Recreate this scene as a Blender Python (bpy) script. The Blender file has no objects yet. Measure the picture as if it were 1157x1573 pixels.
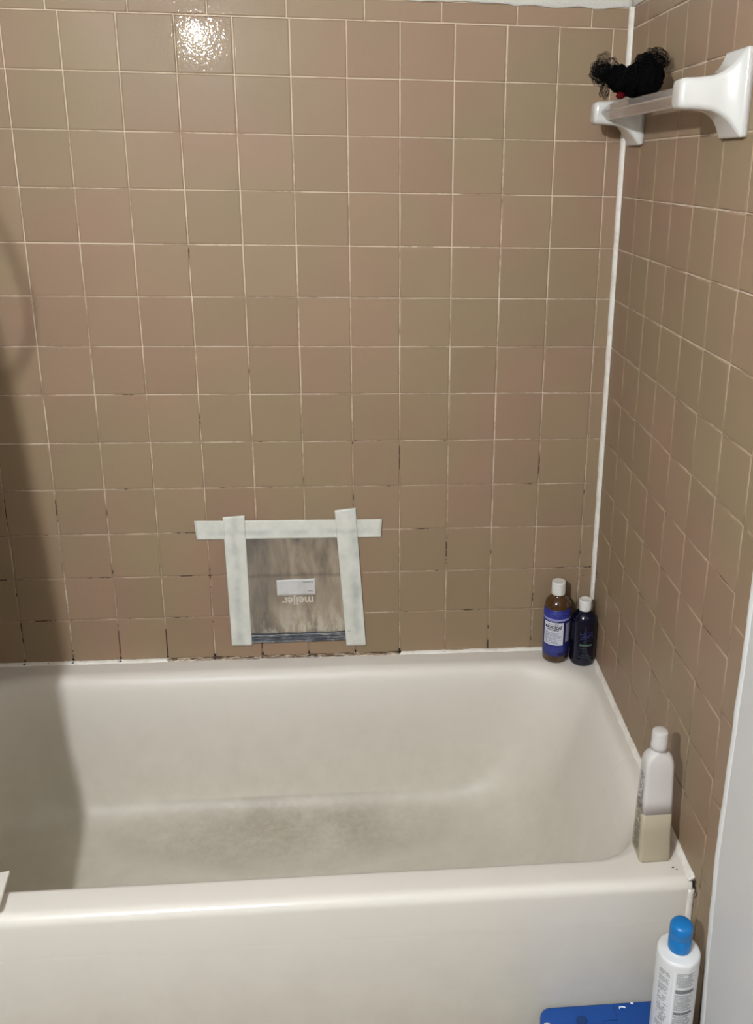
import bpy, bmesh, math, random
from mathutils import Vector, Matrix, noise

S = bpy.context.scene
C = S.collection
R = math.radians

# ------------------------------------------------------------------ camera, world, light, exposure
W_, H_ = 1157, 1573
cam_d = bpy.data.cameras.new('camera')
cam = bpy.data.objects.new('camera', cam_d)
C.objects.link(cam)
F_PX, PPX, PPY = 1367.96, 697.9, 662.27
cam_d.sensor_fit = 'VERTICAL'
cam_d.sensor_height = 36.0
cam_d.lens = F_PX / H_ * 36.0
cam_d.shift_x = (W_ / 2 - PPX) / H_
cam_d.shift_y = (PPY - H_ / 2) / H_
cam_d.clip_start = 0.02
cam.matrix_world = (Matrix.Translation((-0.5288, -1.9231, 1.1364)) @ Matrix.Rotation(R(-5.4346), 4, 'Z')
                    @ Matrix.Rotation(R(73.4236), 4, 'X') @ Matrix.Rotation(R(1.0877), 4, 'Z'))
S.camera = cam

world = bpy.data.worlds.new('world')
S.world = world
world.use_nodes = True
world.node_tree.nodes['Background'].inputs[0].default_value = (0.8, 0.85, 1.0, 1)
world.node_tree.nodes['Background'].inputs[1].default_value = 0.2

LAMP = (-1.235, -2.2, 1.64)
LAMP_STRENGTH = 3270.0
LAMP_COLOR = (0.86, 0.92, 1.0)

S.view_settings.view_transform = 'Standard'
S.view_settings.look = 'None'
S.view_settings.gamma = 1.0
S.view_settings.use_curve_mapping = False
S.view_settings.exposure = 0.0

# ------------------------------------------------------------------ helpers
rnd = random.Random(7)


def lin(c):
    return tuple(((v / 255) / 12.92 if v / 255 <= 0.04045 else ((v / 255 + 0.055) / 1.055) ** 2.4) for v in c) + (1.0,)


def mat(name, rgb, rough=0.5, **kw):
    m = bpy.data.materials.new(name)
    m.use_nodes = True
    b = m.node_tree.nodes['Principled BSDF']
    b.inputs['Base Color'].default_value = rgb if len(rgb) == 4 else tuple(rgb) + (1,)
    b.inputs['Roughness'].default_value = rough
    for k, v in kw.items():
        b.inputs[k.replace('_', ' ')].default_value = v
    return m


def nd(m, t, **kw):
    n = m.node_tree.nodes.new(t)
    for k, v in kw.items():
        if hasattr(n, k) and not k[0].isupper():
            setattr(n, k, v)
        else:
            n.inputs[k.replace('_', ' ')].default_value = v
    return n


def lk(m, a, b):
    m.node_tree.links.new(a, b)


def bsdf(m):
    return m.node_tree.nodes['Principled BSDF']


def mixc(m, fac, a, b, blend='MIX'):
    n = m.node_tree.nodes.new('ShaderNodeMix')
    n.data_type = 'RGBA'
    n.blend_type = blend
    for s, v in ((n.inputs[0], fac), (n.inputs[6], a), (n.inputs[7], b)):
        if hasattr(v, 'links'):
            lk(m, v, s)
        else:
            s.default_value = v
    return n.outputs[2]


def math_(m, op, a, b=None, c=None, clamp=False):
    n = m.node_tree.nodes.new('ShaderNodeMath')
    n.operation = op
    n.use_clamp = clamp
    for i, v in enumerate((a, b, c)):
        if v is None:
            continue
        if hasattr(v, 'links'):
            lk(m, v, n.inputs[i])
        else:
            n.inputs[i].default_value = v
    return n.outputs[0]


def ramp(m, src, stops):
    n = m.node_tree.nodes.new('ShaderNodeValToRGB')
    e = n.color_ramp.elements
    while len(e) < len(stops):
        e.new(0.5)
    for i, (p, c) in enumerate(stops):
        e[i].position = p
        e[i].color = c if not isinstance(c, (int, float)) else (c, c, c, 1)
    lk(m, src, n.inputs[0])
    return n.outputs[0]


def bump(m, h, strength=0.2, dist=0.001, prev=None):
    n = m.node_tree.nodes.new('ShaderNodeBump')
    n.inputs['Strength'].default_value = strength
    n.inputs['Distance'].default_value = dist
    lk(m, h, n.inputs['Height'])
    if prev is not None:
        lk(m, prev, n.inputs['Normal'])
    return n.outputs[0]


def wpos(m):
    g = m.node_tree.nodes.new('ShaderNodeNewGeometry')
    s = m.node_tree.nodes.new('ShaderNodeSeparateXYZ')
    lk(m, g.outputs['Position'], s.inputs[0])
    return g.outputs['Position'], s.outputs


def noise_(m, vec, scale, detail=3, rough=0.5, dist=0.0):
    n = m.node_tree.nodes.new('ShaderNodeTexNoise')
    n.inputs['Scale'].default_value = scale
    n.inputs['Detail'].default_value = detail
    n.inputs['Roughness'].default_value = rough
    n.inputs['Distortion'].default_value = dist
    if vec is not None:
        lk(m, vec, n.inputs['Vector'])
    return n.outputs[0]


def obj(name, bm, m=None, parent=None, smooth=True, kind=None, label=None):
    if isinstance(bm, bpy.types.Mesh):
        me = bm
    else:
        bmesh.ops.recalc_face_normals(bm, faces=bm.faces)
        me = bpy.data.meshes.new(name)
        bm.to_mesh(me)
        bm.free()
        if smooth:
            me.polygons.foreach_set('use_smooth', [True] * len(me.polygons))
    if m is not None:
        me.materials.clear()
        for x in (m if isinstance(m, (list, tuple)) else [m]):
            me.materials.append(x)
    o = bpy.data.objects.new(name, me)
    C.objects.link(o)
    if parent is not None:
        o.parent = parent
    if kind:
        o['kind'] = kind
    if label:
        o['label'] = label
    return o


def tag(o, label, cat, group=None):
    o['label'] = label
    o['category'] = cat
    if group:
        o['group'] = group
    return o


def thing(name, label, cat, loc=(0, 0, 0), rz=0, group=None):
    o = bpy.data.objects.new(name, None)
    C.objects.link(o)
    o.empty_display_size = 0.02
    o.location = loc
    o.rotation_euler = (0, 0, rz)
    return tag(o, label, cat, group)


def box(bm, x0, x1, y0, y1, z0, z1, bev=0.0, seg=2):
    r = bmesh.ops.create_cube(bm, size=1)
    vs = r['verts']
    for v in vs:
        v.co = Vector(((x0 + x1) / 2 + v.co.x * (x1 - x0), (y0 + y1) / 2 + v.co.y * (y1 - y0),
                       (z0 + z1) / 2 + v.co.z * (z1 - z0)))
    if bev:
        es = list({e for v in vs for e in v.link_edges})
        bmesh.ops.bevel(bm, geom=es, offset=bev, segments=seg, profile=0.5, affect='EDGES')
    return bm


def rings(bm, loops, cap0=True, cap1=True, closed=True):
    vr = [[bm.verts.new(p) for p in l] for l in loops]
    n = len(vr[0])
    for a, b in zip(vr, vr[1:]):
        for i in range(n if closed else n - 1):
            j = (i + 1) % n
            bm.faces.new((a[i], a[j], b[j], b[i]))
    if cap0:
        bm.faces.new(vr[0])
    if cap1:
        bm.faces.new(list(reversed(vr[-1])))
    return vr


def lathe(bm, prof, seg=48, cx=0, cy=0, wob=None):
    """prof: list of (r, z) bottom to top"""
    loops = []
    for r, z in prof:
        loops.append([(cx + r * math.sin(2 * math.pi * i / seg), cy - r * math.cos(2 * math.pi * i / seg), z)
                      for i in range(seg)])
    rings(bm, loops)
    return bm


def rrect(hx, hy, r, n=6, cx=0, cy=0):
    """points of a rounded rectangle, counter-clockwise"""
    r = min(r, hx * 0.999, hy * 0.999)
    out = []
    for (sx, sy, a0) in ((1, 1, 0), (-1, 1, 90), (-1, -1, 180), (1, -1, 270)):
        for k in range(n + 1):
            a = R(a0 + 90 * k / n)
            out.append((cx + sx * (hx - r) + r * math.cos(a), cy + sy * (hy - r) + r * math.sin(a)))
    return out


def tube(bm, pts, r, seg=8, cap=True):
    pts = [Vector(p) for p in pts]
    loops = []
    up = None
    for i, p in enumerate(pts):
        t = (pts[min(i + 1, len(pts) - 1)] - pts[max(i - 1, 0)])
        if t.length < 1e-9:
            t = Vector((0, 0, 1))
        t.normalize()
        if up is None:
            up = t.orthogonal().normalized()
        up = (up - t * up.dot(t))
        if up.length < 1e-6:
            up = t.orthogonal()
        up.normalize()
        s = t.cross(up)
        rr = r[i] if isinstance(r, (list, tuple)) else r
        loops.append([p + (up * math.cos(2 * math.pi * k / seg) + s * math.sin(2 * math.pi * k / seg)) * rr
                      for k in range(seg)])
    rings(bm, loops, cap, cap)
    return bm


def text_bm(s, size, bold=0.0, ax='CENTER', extr=0.0):
    cu = bpy.data.curves.new('tmp_text', 'FONT')
    cu.body = s
    cu.size = size
    cu.align_x = ax
    cu.align_y = 'CENTER'
    cu.resolution_u = 3
    cu.offset = bold
    cu.extrude = extr
    o = bpy.data.objects.new('tmp_text', cu)
    C.objects.link(o)
    dg = bpy.context.evaluated_depsgraph_get()
    me = bpy.data.meshes.new_from_object(o.evaluated_get(dg))
    bm = bmesh.new()
    bm.from_mesh(me)
    bpy.data.objects.remove(o)
    bpy.data.curves.remove(cu)
    bpy.data.meshes.remove(me)
    return bm


def fine_bars(bm, rows, x0, x1, rng, h, gap=0.0007, wmin=0.0012, wmax=0.005, fill=0.9, ragged=True):
    """rows of tiny word-like strokes in the (x, z) plane, the fine print too small to read"""
    for z in rows:
        x = x0
        xe = x1 - (rng.random() * 0.25 * (x1 - x0) if ragged else 0)
        while x < xe:
            w = min(rng.uniform(wmin, wmax), xe - x)
            if rng.random() < fill and w > 0.0004:
                vs = [bm.verts.new(p) for p in ((x, 0, z), (x + w, 0, z), (x + w, 0, z + h), (x, 0, z + h))]
                bm.faces.new(vs)
            x += w + gap
    return bm


def wrap(bm, rad, th0, z0=0, flat='xy'):
    """bend a flat drawing round an upright cylinder; th=0 faces -y, positive to +x"""
    for v in bm.verts:
        s = v.co.x
        t = v.co.y if flat == 'xy' else v.co.z
        d = v.co.z if flat == 'xy' else 0
        a = th0 + s / rad
        v.co = Vector(((rad + d) * math.sin(a), -(rad + d) * math.cos(a), z0 + t))
    return bm


def arc_panel(bm, rad, th_a, th_b, z0, z1, n=10, thick=0.0):
    prev = None
    for i in range(n + 1):
        a = th_a + (th_b - th_a) * i / n
        v0 = bm.verts.new((rad * math.sin(a), -rad * math.cos(a), z0))
        v1 = bm.verts.new((rad * math.sin(a), -rad * math.cos(a), z1))
        if prev:
            bm.faces.new((prev[0], v0, v1, prev[1]))
        prev = (v0, v1)
    return bm


# ------------------------------------------------------------------ materials
def tile_material():
    m = mat('glazed_tile', lin((158, 138, 116)), 0.2)
    b = bsdf(m)
    P, xyz = wpos(m)
    oi = nd(m, 'ShaderNodeObjectInfo')
    n1 = noise_(m, P, 3.2, 2)
    f = ramp(m, n1, [(0.42, 0.0), (0.6, 1.0)])
    c = mixc(m, f, lin((145, 125, 98)), lin((149, 123, 100)))
    v = math_(m, 'MULTIPLY_ADD', oi.outputs['Random'], 0.08, 0.96)
    hs = nd(m, 'ShaderNodeHueSaturation')
    lk(m, c, hs.inputs['Color'])
    lk(m, v, hs.inputs['Value'])
    lk(m, hs.outputs[0], b.inputs['Base Color'])
    n2 = noise_(m, P, 135, 1.5, 0.5)
    n3 = noise_(m, P, 14, 1)
    nb = bump(m, n3, 1.0, 0.0003)
    nb = bump(m, n2, 1.0, 0.00023, nb)
    lk(m, nb, b.inputs['Normal'])
    lk(m, nb, b.inputs['Coat Normal'])
    b.inputs['Roughness'].default_value = 0.48
    b.inputs['Specular IOR Level'].default_value = 0.14
    b.inputs['Coat Weight'].default_value = 0.09
    b.inputs['Coat Roughness'].default_value = 0.02
    return m


def grout_material():
    m = mat('grout', lin((205, 184, 160)), 0.85)
    b = bsdf(m)
    P, xyz = wpos(m)
    n1 = noise_(m, P, 9, 3, 0.6)
    n2 = noise_(m, P, 70, 3, 0.7)
    zf = math_(m, 'MULTIPLY_ADD', xyz['Z'], -0.16, 0.165)      # mildew lives in the lower courses
    k = math_(m, 'ADD', math_(m, 'MULTIPLY_ADD', n2, 0.35, n1), zf)
    dark = ramp(m, k, [(0.875, 0.0), (0.91, 1.0)])
    pale = mixc(m, noise_(m, P, 5, 2), lin((186, 164, 138)), lin((212, 194, 172)))
    mid = mixc(m, ramp(m, k, [(0.66, 0.0), (0.84, 0.8)]), pale, lin((134, 108, 84)))
    c = mixc(m, dark, mid, lin((66, 48, 35)))
    lk(m, c, b.inputs['Base Color'])
    lk(m, bump(m, n2, 0.5, 0.001), b.inputs['Normal'])
    return m


def paint_material(name, rgb, rough=0.45, tex=0.25, scale=60):
    m = mat(name, lin(rgb), rough)
    P, xyz = wpos(m)
    n = noise_(m, P, scale, 4, 0.6)
    lk(m, bump(m, n, tex, 0.002), bsdf(m).inputs['Normal'])
    c = mixc(m, noise_(m, P, 2.5, 2), lin(rgb), lin(tuple(int(v * 0.95) for v in rgb)))
    lk(m, c, bsdf(m).inputs['Base Color'])
    return m


def enamel_material():
    m = mat('tub_enamel', lin((226, 218, 202)), 0.25)
    b = bsdf(m)
    P, xyz = wpos(m)
    # dull, dirty bottom and a shallow scum patch on the tub floor
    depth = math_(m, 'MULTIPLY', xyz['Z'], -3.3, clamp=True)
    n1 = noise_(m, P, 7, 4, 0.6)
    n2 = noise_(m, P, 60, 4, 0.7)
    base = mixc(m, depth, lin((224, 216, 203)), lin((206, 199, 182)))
    sx = math_(m, 'POWER', math_(m, 'MULTIPLY', math_(m, 'ADD', xyz['X'], 0.74), 2.4), 2)
    sy = math_(m, 'POWER', math_(m, 'MULTIPLY', math_(m, 'ADD', xyz['Y'], 0.2), 7.5), 2)
    r2 = math_(m, 'ADD', sx, sy)
    blob = math_(m, 'SUBTRACT', 1.0, r2, clamp=True)
    low = ramp(m, depth, [(0.98, 0.0), (1.0, 1.0)])
    msk = math_(m, 'MULTIPLY', math_(m, 'MULTIPLY', blob, low),
                ramp(m, math_(m, 'MULTIPLY_ADD', n2, 0.4, math_(m, 'MULTIPLY', n1, 0.8)), [(0.4, 0.1), (0.72, 1.0)]))
    c = mixc(m, math_(m, 'MULTIPLY', msk, 0.6), base, lin((128, 112, 92)))
    # the whole standing surface is slightly greyed
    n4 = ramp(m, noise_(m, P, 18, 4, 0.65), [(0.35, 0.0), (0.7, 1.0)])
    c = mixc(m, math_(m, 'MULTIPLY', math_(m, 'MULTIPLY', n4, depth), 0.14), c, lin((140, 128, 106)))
    lk(m, c, b.inputs['Base Color'])
    yb = math_(m, 'MULTIPLY_ADD', xyz['Y'], 3.0, 1.6, clamp=True)      # worn dull towards the wall
    rg = math_(m, 'MAXIMUM', math_(m, 'MULTIPLY_ADD', depth, 0.28, 0.2, clamp=True), math_(m, 'MULTIPLY_ADD', yb, 0.24, 0.2))
    lk(m, rg, b.inputs['Roughness'])
    nb = bump(m, noise_(m, P, 14, 2), 0.12, 0.004)
    nb = bump(m, noise_(m, P, 350, 2), 0.06, 0.0006, nb)
    lk(m, nb, b.inputs['Normal'])
    return m


def caulk_material(name, dark_from=None, dark_to=None):
    m = mat(name, lin((232, 226, 214)), 0.4)
    b = bsdf(m)
    P, xyz = wpos(m)
    n = noise_(m, P, 40, 4, 0.7)
    c = mixc(m, ramp(m, n, [(0.45, 0.0), (0.75, 0.6)]), lin((234, 228, 216)), lin((196, 180, 158)))
    if dark_from is not None:
        a = math_(m, 'GREATER_THAN', math_(m, 'MULTIPLY_ADD', n, 0.02, xyz['X']), dark_from + 0.01)
        bb = math_(m, 'LESS_THAN', math_(m, 'MULTIPLY_ADD', n, 0.02, xyz['X']), dark_to + 0.01)
        k = math_(m, 'MULTIPLY', a, bb)
        mp = nd(m, 'ShaderNodeMapping')
        mp.inputs['Scale'].default_value = (0.25, 1, 2.0)
        lk(m, P, mp.inputs['Vector'])
        n2 = noise_(m, mp.outputs[0], 170, 4, 0.7, 0.6)
        dc = ramp(m, n2, [(0.36, lin((52, 38, 28))), (0.47, lin((112, 90, 68))), (0.56, lin((176, 158, 132))),
                          (0.66, lin((216, 204, 184)))])
        c = mixc(m, k, c, dc)
    lk(m, c, b.inputs['Base Color'])
    lk(m, bump(m, n, 0.5, 0.002), b.inputs['Normal'])
    return m


M_tile = tile_material()
M_grout = grout_material()
M_wall = paint_material('wall_paint', (214, 211, 206), 0.45)
M_room = paint_material('room_paint', (122, 118, 113), 0.6)
M_ceil = paint_material('ceiling_paint', (170, 167, 162), 0.8)
M_tub = enamel_material()
M_caulk = caulk_material('caulk')
M_caulk_back = caulk_material('caulk_mildewed', -1.015, -0.467)
M_dirt = mat('mildew', lin((38, 28, 20)), 0.9)
M_porc = mat('porcelain', lin((208, 205, 197)), 0.12, Coat_Weight=0.5, Coat_Roughness=0.05)

# ------------------------------------------------------------------ room shell
ROW = [1.4085, 1.3014, 1.1906, 1.0797, 0.9703, 0.8614, 0.7546, 0.6489, 0.5398, 0.4320, 0.3242, 0.2164, 0.1105, 0.0016]
COL = [-1.52, -1.452, -1.343, -1.234, -1.1257, -1.0178, -0.908, -0.7965, -0.686, -0.575, -0.4692, -0.359, -0.2535,
       -0.147, -0.037, -0.001]
TOP = 1.4475
Z0, Z1 = -0.38, 2.05
XL, YF = -1.52, -2.33
GAP = 0.0021
G = 0.0015     # how far the grout lies behind the tile faces


def struct(name, bm, m, smooth=False, parent=None):
    o = obj(name, bm, m, parent, smooth)
    o['kind'] = 'structure'
    return o


floor = struct('floor', box(bmesh.new(), XL - .1, .1, YF - .1, .1, Z0 - .05, Z0), None)
M_floor = mat('floor_vinyl', lin((150, 138, 122)), 0.4)
Pf, _ = wpos(M_floor)
lk(M_floor, mixc(M_floor, noise_(M_floor, Pf, 9, 4), lin((156, 144, 128)), lin((140, 129, 114))), bsdf(M_floor).inputs['Base Color'])
floor.data.materials.append(M_floor)
struct('ceiling', box(bmesh.new(), XL - .1, .1, YF - .1, .1, Z1, Z1 + .05), M_ceil)
wall_back = struct('wall_back', box(bmesh.new(), XL - .1, .1, G, .1, Z0, Z1), M_grout)
wall_right = struct('wall_right', box(bmesh.new(), G, .1, YF - .1, G, Z0, Z1), M_grout)
wall_left = struct('wall_left', box(bmesh.new(), XL - .1, XL - G, YF - .1, G, Z0, Z1), M_grout)
struct('wall_front', box(bmesh.new(), XL - G, G, YF - .1, YF, Z0, Z1), M_room)


def unit_tile(name, w, h, th=0.005, c=0.0022):
    """cushion-edged tile lying in local XY, face towards +Z, top of the face at z=0; drawn at full size"""
    bm = bmesh.new()
    lv = [(0, -th), (0, -c * 0.8), (c * 0.3, -c * 0.22), (c, 0), (c * 1.5, 0.0)]
    loops = []
    for ins, z in lv:
        a, b = w / 2 - ins, h / 2 - ins
        loops.append([(-a, -b, z), (a, -b, z), (a, b, z), (-a, b, z)])
    rings(bm, loops, cap0=False, cap1=True)
    bmesh.ops.recalc_face_normals(bm, faces=bm.faces)
    me = bpy.data.meshes.new(name)
    bm.to_mesh(me)
    bm.free()
    me.polygons.foreach_set('use_smooth', [True] * len(me.polygons))
    me.materials.append(M_tile)
    return me


tile_cache = {}


def place_tile(parent, wall, a0, a1, z0, z1):
    """one tile between the joints a0..a1 (x or y) and z0..z1"""
    w, h = abs(a1 - a0) - GAP, abs(z1 - z0) - GAP
    if w < 0.004 or h < 0.004:
        return
    key = (round(w, 3), round(h, 3))
    if key not in tile_cache:
        tile_cache[key] = unit_tile('tile', key[0], key[1])
    o = bpy.data.objects.new('tile', tile_cache[key])
    C.objects.link(o)
    o.parent = parent
    am, zm = (a0 + a1) / 2, (z0 + z1) / 2
    big = min(w, h) > 0.05
    t = (rnd.gauss(0, 0.0022), rnd.gauss(0, 0.0022), rnd.gauss(0, 0.0012)) if big else (0, 0, 0)
    j = rnd.uniform(-0.0003, 0.0003)
    if wall == 'back':
        base = Matrix.Rotation(R(90), 4, 'X')
        loc = (am + j, 0, zm + j)
    elif wall == 'right':
        base = Matrix.Rotation(R(-90), 4, 'Z') @ Matrix.Rotation(R(90), 4, 'X')
        loc = (0, am + j, zm + j)
    else:
        base = Matrix.Rotation(R(90), 4, 'Z') @ Matrix.Rotation(R(90), 4, 'X')
        loc = (XL, am + j, zm + j)
    o.matrix_local = Matrix.Translation(loc) @ base @ Matrix.Rotation(t[0], 4, 'X') @ Matrix.Rotation(t[1], 4, 'Y') \
        @ Matrix.Rotation(t[2], 4, 'Z')


# back wall: square tiles and the long cap tiles above them
for r in range(13):
    for c in range(len(COL) - 1):
        if c == 0:
            continue
        place_tile(wall_back, 'back', COL[c], COL[c + 1], ROW[r + 1], ROW[r])
CAPJ = [-1.452, -1.299, -1.147, -0.994, -0.844, -0.691, -0.539, -0.387, -0.235, -0.083, -0.001]
for a, b in zip(CAPJ, CAPJ[1:]):
    place_tile(wall_back, 'back', a, b, ROW[0], TOP)
for c0, c1 in ((COL[0], COL[1]),):
    for r in range(13):
        place_tile(wall_back, 'back', c0, c1, ROW[r + 1], ROW[r])
# right wall
YJ = [-0.0105] + [-(0.1206 + 0.1095 * k) for k in range(7)]
YB = -0.829
for r in range(13):
    for c in range(len(YJ) - 1):
        place_tile(wall_right, 'right', YJ[c], YJ[c + 1], ROW[r + 1], ROW[r])
zz = 0.0016
while zz > Z0 + 0.01:
    place_tile(wall_right, 'right', -0.757, YJ[-1], max(zz - 0.1083, Z0), zz)
    zz -= 0.1083
bz = [1.4085, 1.2615, 1.108, 0.9545, 0.801, 0.6475, 0.494, 0.343, 0.191, 0.033, -0.1205, -0.274, Z0]
for a, b in zip(bz, bz[1:]):
    place_tile(wall_right, 'right', YJ[-1], YB, b, a)
yc = [-0.0105, -0.107, -0.26, -0.413, -0.566, -0.719, YB]
for a, b in zip(yc, yc[1:]):
    place_tile(wall_right, 'right', a, b, ROW[0], TOP)
# left wall beyond the frame: the same tiles, joined
bm = bmesh.new()
for r in range(13):
    for c in range(7):
        y1 = -0.002 - 0.1095 * c
        box(bm, XL - .004, XL, y1 - 0.1095 + GAP, y1, ROW[r + 1] + GAP / 2, ROW[r] - GAP / 2)
o = obj('tile', bm, M_tile, wall_left, False, kind='stuff')


def plaster(name, parent, m, fn, a_list, zt, wall):
    """painted coat over the wall with an uneven lower edge"""
    bm = bmesh.new()
    loops = []
    for a in a_list:
        zb = fn(a)
        if wall == 'back':
            loops.append([(a, G, zb), (a, -0.0025, zb + 0.0006), (a, -0.0035, zb + 0.004), (a, -0.0035, zt), (a, G, zt)])
        else:
            loops.append([(G, a, zb), (-0.0025, a, zb + 0.0006), (-0.0035, a, zb + 0.004), (-0.0035, a, zt), (G, a, zt)])
    rings(bm, loops)
    return obj(name, bm, m, parent, True)


M_plaster = paint_material('plaster_rough', (214, 208, 196), 0.8, 1.0, 300)
xs = [XL + (0 - XL) * i / 120 for i in range(121)]
plaster('painted_plaster', wall_back, M_plaster,
        lambda a: TOP - 0.0005 - 0.0035 * noise.noise(Vector((a * 22, 3, 0))) - 0.0015 * noise.noise(Vector((a * 90, 7, 0)))
        - (0.003 if -0.25 < a < -0.05 else 0), xs, Z1, 'back')
plaster('painted_plaster', wall_right, M_plaster, lambda a: TOP + 0.001, [0 - 0.829 * i / 40 for i in range(41)], Z1, 'right')
bm = bmesh.new()
box(bm, XL - G, XL + .003, YF, 0, TOP, Z1)
box(bm, XL - G, XL + .003, YF, -0.79, Z0, TOP)
obj('painted_plaster', bm, M_room, wall_left, False)

# painted right wall beside the tiles: its thick uneven paint edge covers the bullnose edge
EDGE = [(1.46, -0.842), (1.0, -0.838), (0.51, -0.835), (0.35, -0.832), (0.134, -0.827), (-0.048, -0.836), (-0.199, -0.848),
        (-0.38, -0.852)]


def edge_y(z):
    for (za, ya), (zb, yb) in zip(EDGE, EDGE[1:]):
        if zb <= z <= za:
            return ya + (yb - ya) * (za - z) / (za - zb)
    return EDGE[0][1] if z > EDGE[0][0] else EDGE[-1][1]


bm = bmesh.new()
loops = []
nz = 200
for i in range(nz + 1):
    z = Z0 + (Z1 - Z0) * i / nz
    e = edge_y(z) - 0.004
    loops.append([(G, e, z), (-0.0045, e, z), (-0.0045, YF, z), (G, YF, z)])
rings(bm, loops)
obj('painted_plaster', bm, M_wall, wall_right, False)
bm = bmesh.new()
loops = []
nz = 320
for i in range(nz + 1):
    z = Z0 + (TOP + 0.0 - Z0) * i / nz
    e = edge_y(z) + 0.0012 * noise.noise(Vector((z * 30, 0, 0))) + 0.0008 * noise.noise(Vector((z * 110, 5, 0)))
    h = 0.0068 + 0.0012 * noise.noise(Vector((z * 14, 9, 0)))
    w = 0.013 + 0.002 * noise.noise(Vector((z * 9, 19, 0)))
    loops.append([(G, e + 0.001, z), (-h * 0.55, e, z), (-h * 0.95, e - w * 0.25, z), (-h, e - w * 0.55, z),
                  (-h * 0.82, e - w * 0.85, z), (-0.0044, e - w * 1.15, z), (G, e - w * 1.15, z)])
rings(bm, loops)
M_edge = paint_material('edge_paint', (226, 224, 218), 0.3, 0.5, 120)
struct('trim_1', bm, M_edge, True)

# caulk bead in the corner
bm = bmesh.new()
loops = []
nz = 260
for i in range(nz + 1):
    z = 0.004 + (TOP + 0.002 - 0.004) * i / nz
    k = 1.0 if z > 0.25 else 0.62 + 0.38 * max(z, 0) / 0.25
    w1 = (0.0082 + 0.0011 * noise.noise(Vector((z * 25, 1, 0)))) * k
    w2 = (0.0125 + 0.0014 * noise.noise(Vector((z * 18, 4, 0)))) * k
    pts = [(G, G)]
    for t in range(7):
        f = t / 6
        bx, by = -w1 * (1 - f), -w2 * f
        bulge = math.sin(math.pi * f) * 0.0012
        pts.append((bx - bulge, by - bulge) if 0 < t < 6 else (bx, by))
    pts[1] = (-w1, 0.001)
    pts[-1] = (0.001, -w2)
    loops.append([(p[0], p[1], z) for p in pts])
rings(bm, loops)
struct('trim_2', bm, M_caulk, True)


def bead(axis, a0, a1, w, h, n, seed, z=0.0, fade=None):
    bm = bmesh.new()
    loops = []
    for i in range(n + 1):
        a = a0 + (a1 - a0) * i / n
        ww = w * (1 + 0.25 * noise.noise(Vector((a * 30, seed, 0))) + 0.12 * noise.noise(Vector((a * 130, seed, 3))))
        hh = h * (1 + 0.3 * noise.noise(Vector((a * 26, seed, 8))) + 0.15 * noise.noise(Vector((a * 140, seed, 5))))
        sec = [(0.001, z - 0.001), (0.001, z + hh), (-ww * 0.28, z + hh * 0.8), (-ww * 0.62, z + hh * 0.42), (-ww, z + 0.0006),
               (-ww, z - 0.001)]
        loops.append([((a, s[0], s[1]) if axis == 'x' else (s[0], a, s[1])) for s in sec])
    rings(bm, loops)
    return bm


struct('trim_3', bead('x', -1.5, -0.006, 0.0085, 0.0055, 420, 2.0), M_caulk_back, True)
struct('trim_4', bead('y', -0.754, -0.006, 0.009, 0.008, 260, 6.0), M_caulk, True)
# caulk down the end of the apron, split open at the top
bm = bmesh.new()
loops = []
for i in range(61):
    z = -0.016 - (0.36) * i / 60
    ww = 0.009 * (1 + 0.3 * noise.noise(Vector((z * 40, 3, 0))))
    loops.append([(-0.011, -0.7565, z), (-0.011 + ww * .3, -0.7590, z), (-0.003, -0.7588, z), (0.001, -0.7578, z),
                  (0.001, -0.752, z), (-0.011, -0.752, z)])
rings(bm, loops)
struct('trim_5', bm, M_caulk, True)

# mildew specks where the joints meet the tub and in the corners
bm = bmesh.new()


def speck(x, y, z, sx, sz, axis='back'):
    n = 9
    pts = []
    ph = rnd.random() * 6
    for i in range(n):
        a = 2 * math.pi * i / n
        rr = rnd.uniform(0.55, 1.0)
        u, v = sx * rr * math.cos(a + ph), sz * rr * math.sin(a + ph)
        pts.append((x + u, y, z + v) if axis == 'back' else (x, y + u, z + v) if axis == 'right' else (x + u, y + v, z))
    vs = [bm.verts.new(p) for p in pts]
    nrm = {'back': (0, -0.0012, 0), 'right': (-0.0012, 0, 0), 'top': (0, 0, 0.0012)}[axis]
    c = bm.verts.new((x + nrm[0], y + nrm[1], z + nrm[2]))
    for i in range(n):
        bm.faces.new((vs[i], vs[(i + 1) % n], c))


for x in (-1.343, -1.234, -1.126, -1.018, -0.908, -0.7965, -0.686, -0.575, -0.469, -0.359):
    s = 1.0 if x < -0.4 else 0.5
    speck(x + rnd.uniform(-.001, .001), -0.0006, 0.009, 0.0024 * s, 0.006 * s)
    speck(x, -0.0065, 0.0042, 0.004 * s, 0.0022 * s)
speck(-1.29, -0.0065, 0.004, 0.002, 0.002)
speck(-0.469, -0.004, 0.0065, 0.006, 0.003)
speck(-0.022, -0.0006, 0.217, 0.007, 0.0012)
speck(-0.012, -0.0006, 0.218, 0.004, 0.0014)
speck(-0.027, -0.0006, 0.196, 0.003, 0.0015)
speck(-0.0006, -0.022, 0.210, 0.003, 0.005, 'right')
speck(-0.0006, -0.03, 0.204, 0.005, 0.0014, 'right')
speck(-0.0008, -0.352, 0.010, 0.003, 0.003, 'right')
speck(-0.0008, -0.374, 0.009, 0.003, 0.002, 'right')
speck(-0.0008, -0.60, 0.010, 0.004, 0.003, 'right')
speck(-0.027, -0.7238, 0.0008, 0.003, 0.002, 'top')
speck(-0.022, -0.7285, 0.0008, 0.002, 0.0015, 'top')
speck(-0.0006, -0.7625, -0.010, 0.0018, 0.010, 'right')
speck(-0.0006, -0.770, -0.014, 0.0009, 0.010, 'right')
speck(-0.0006, -0.7655, -0.023, 0.003, 0.0015, 'right')
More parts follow.
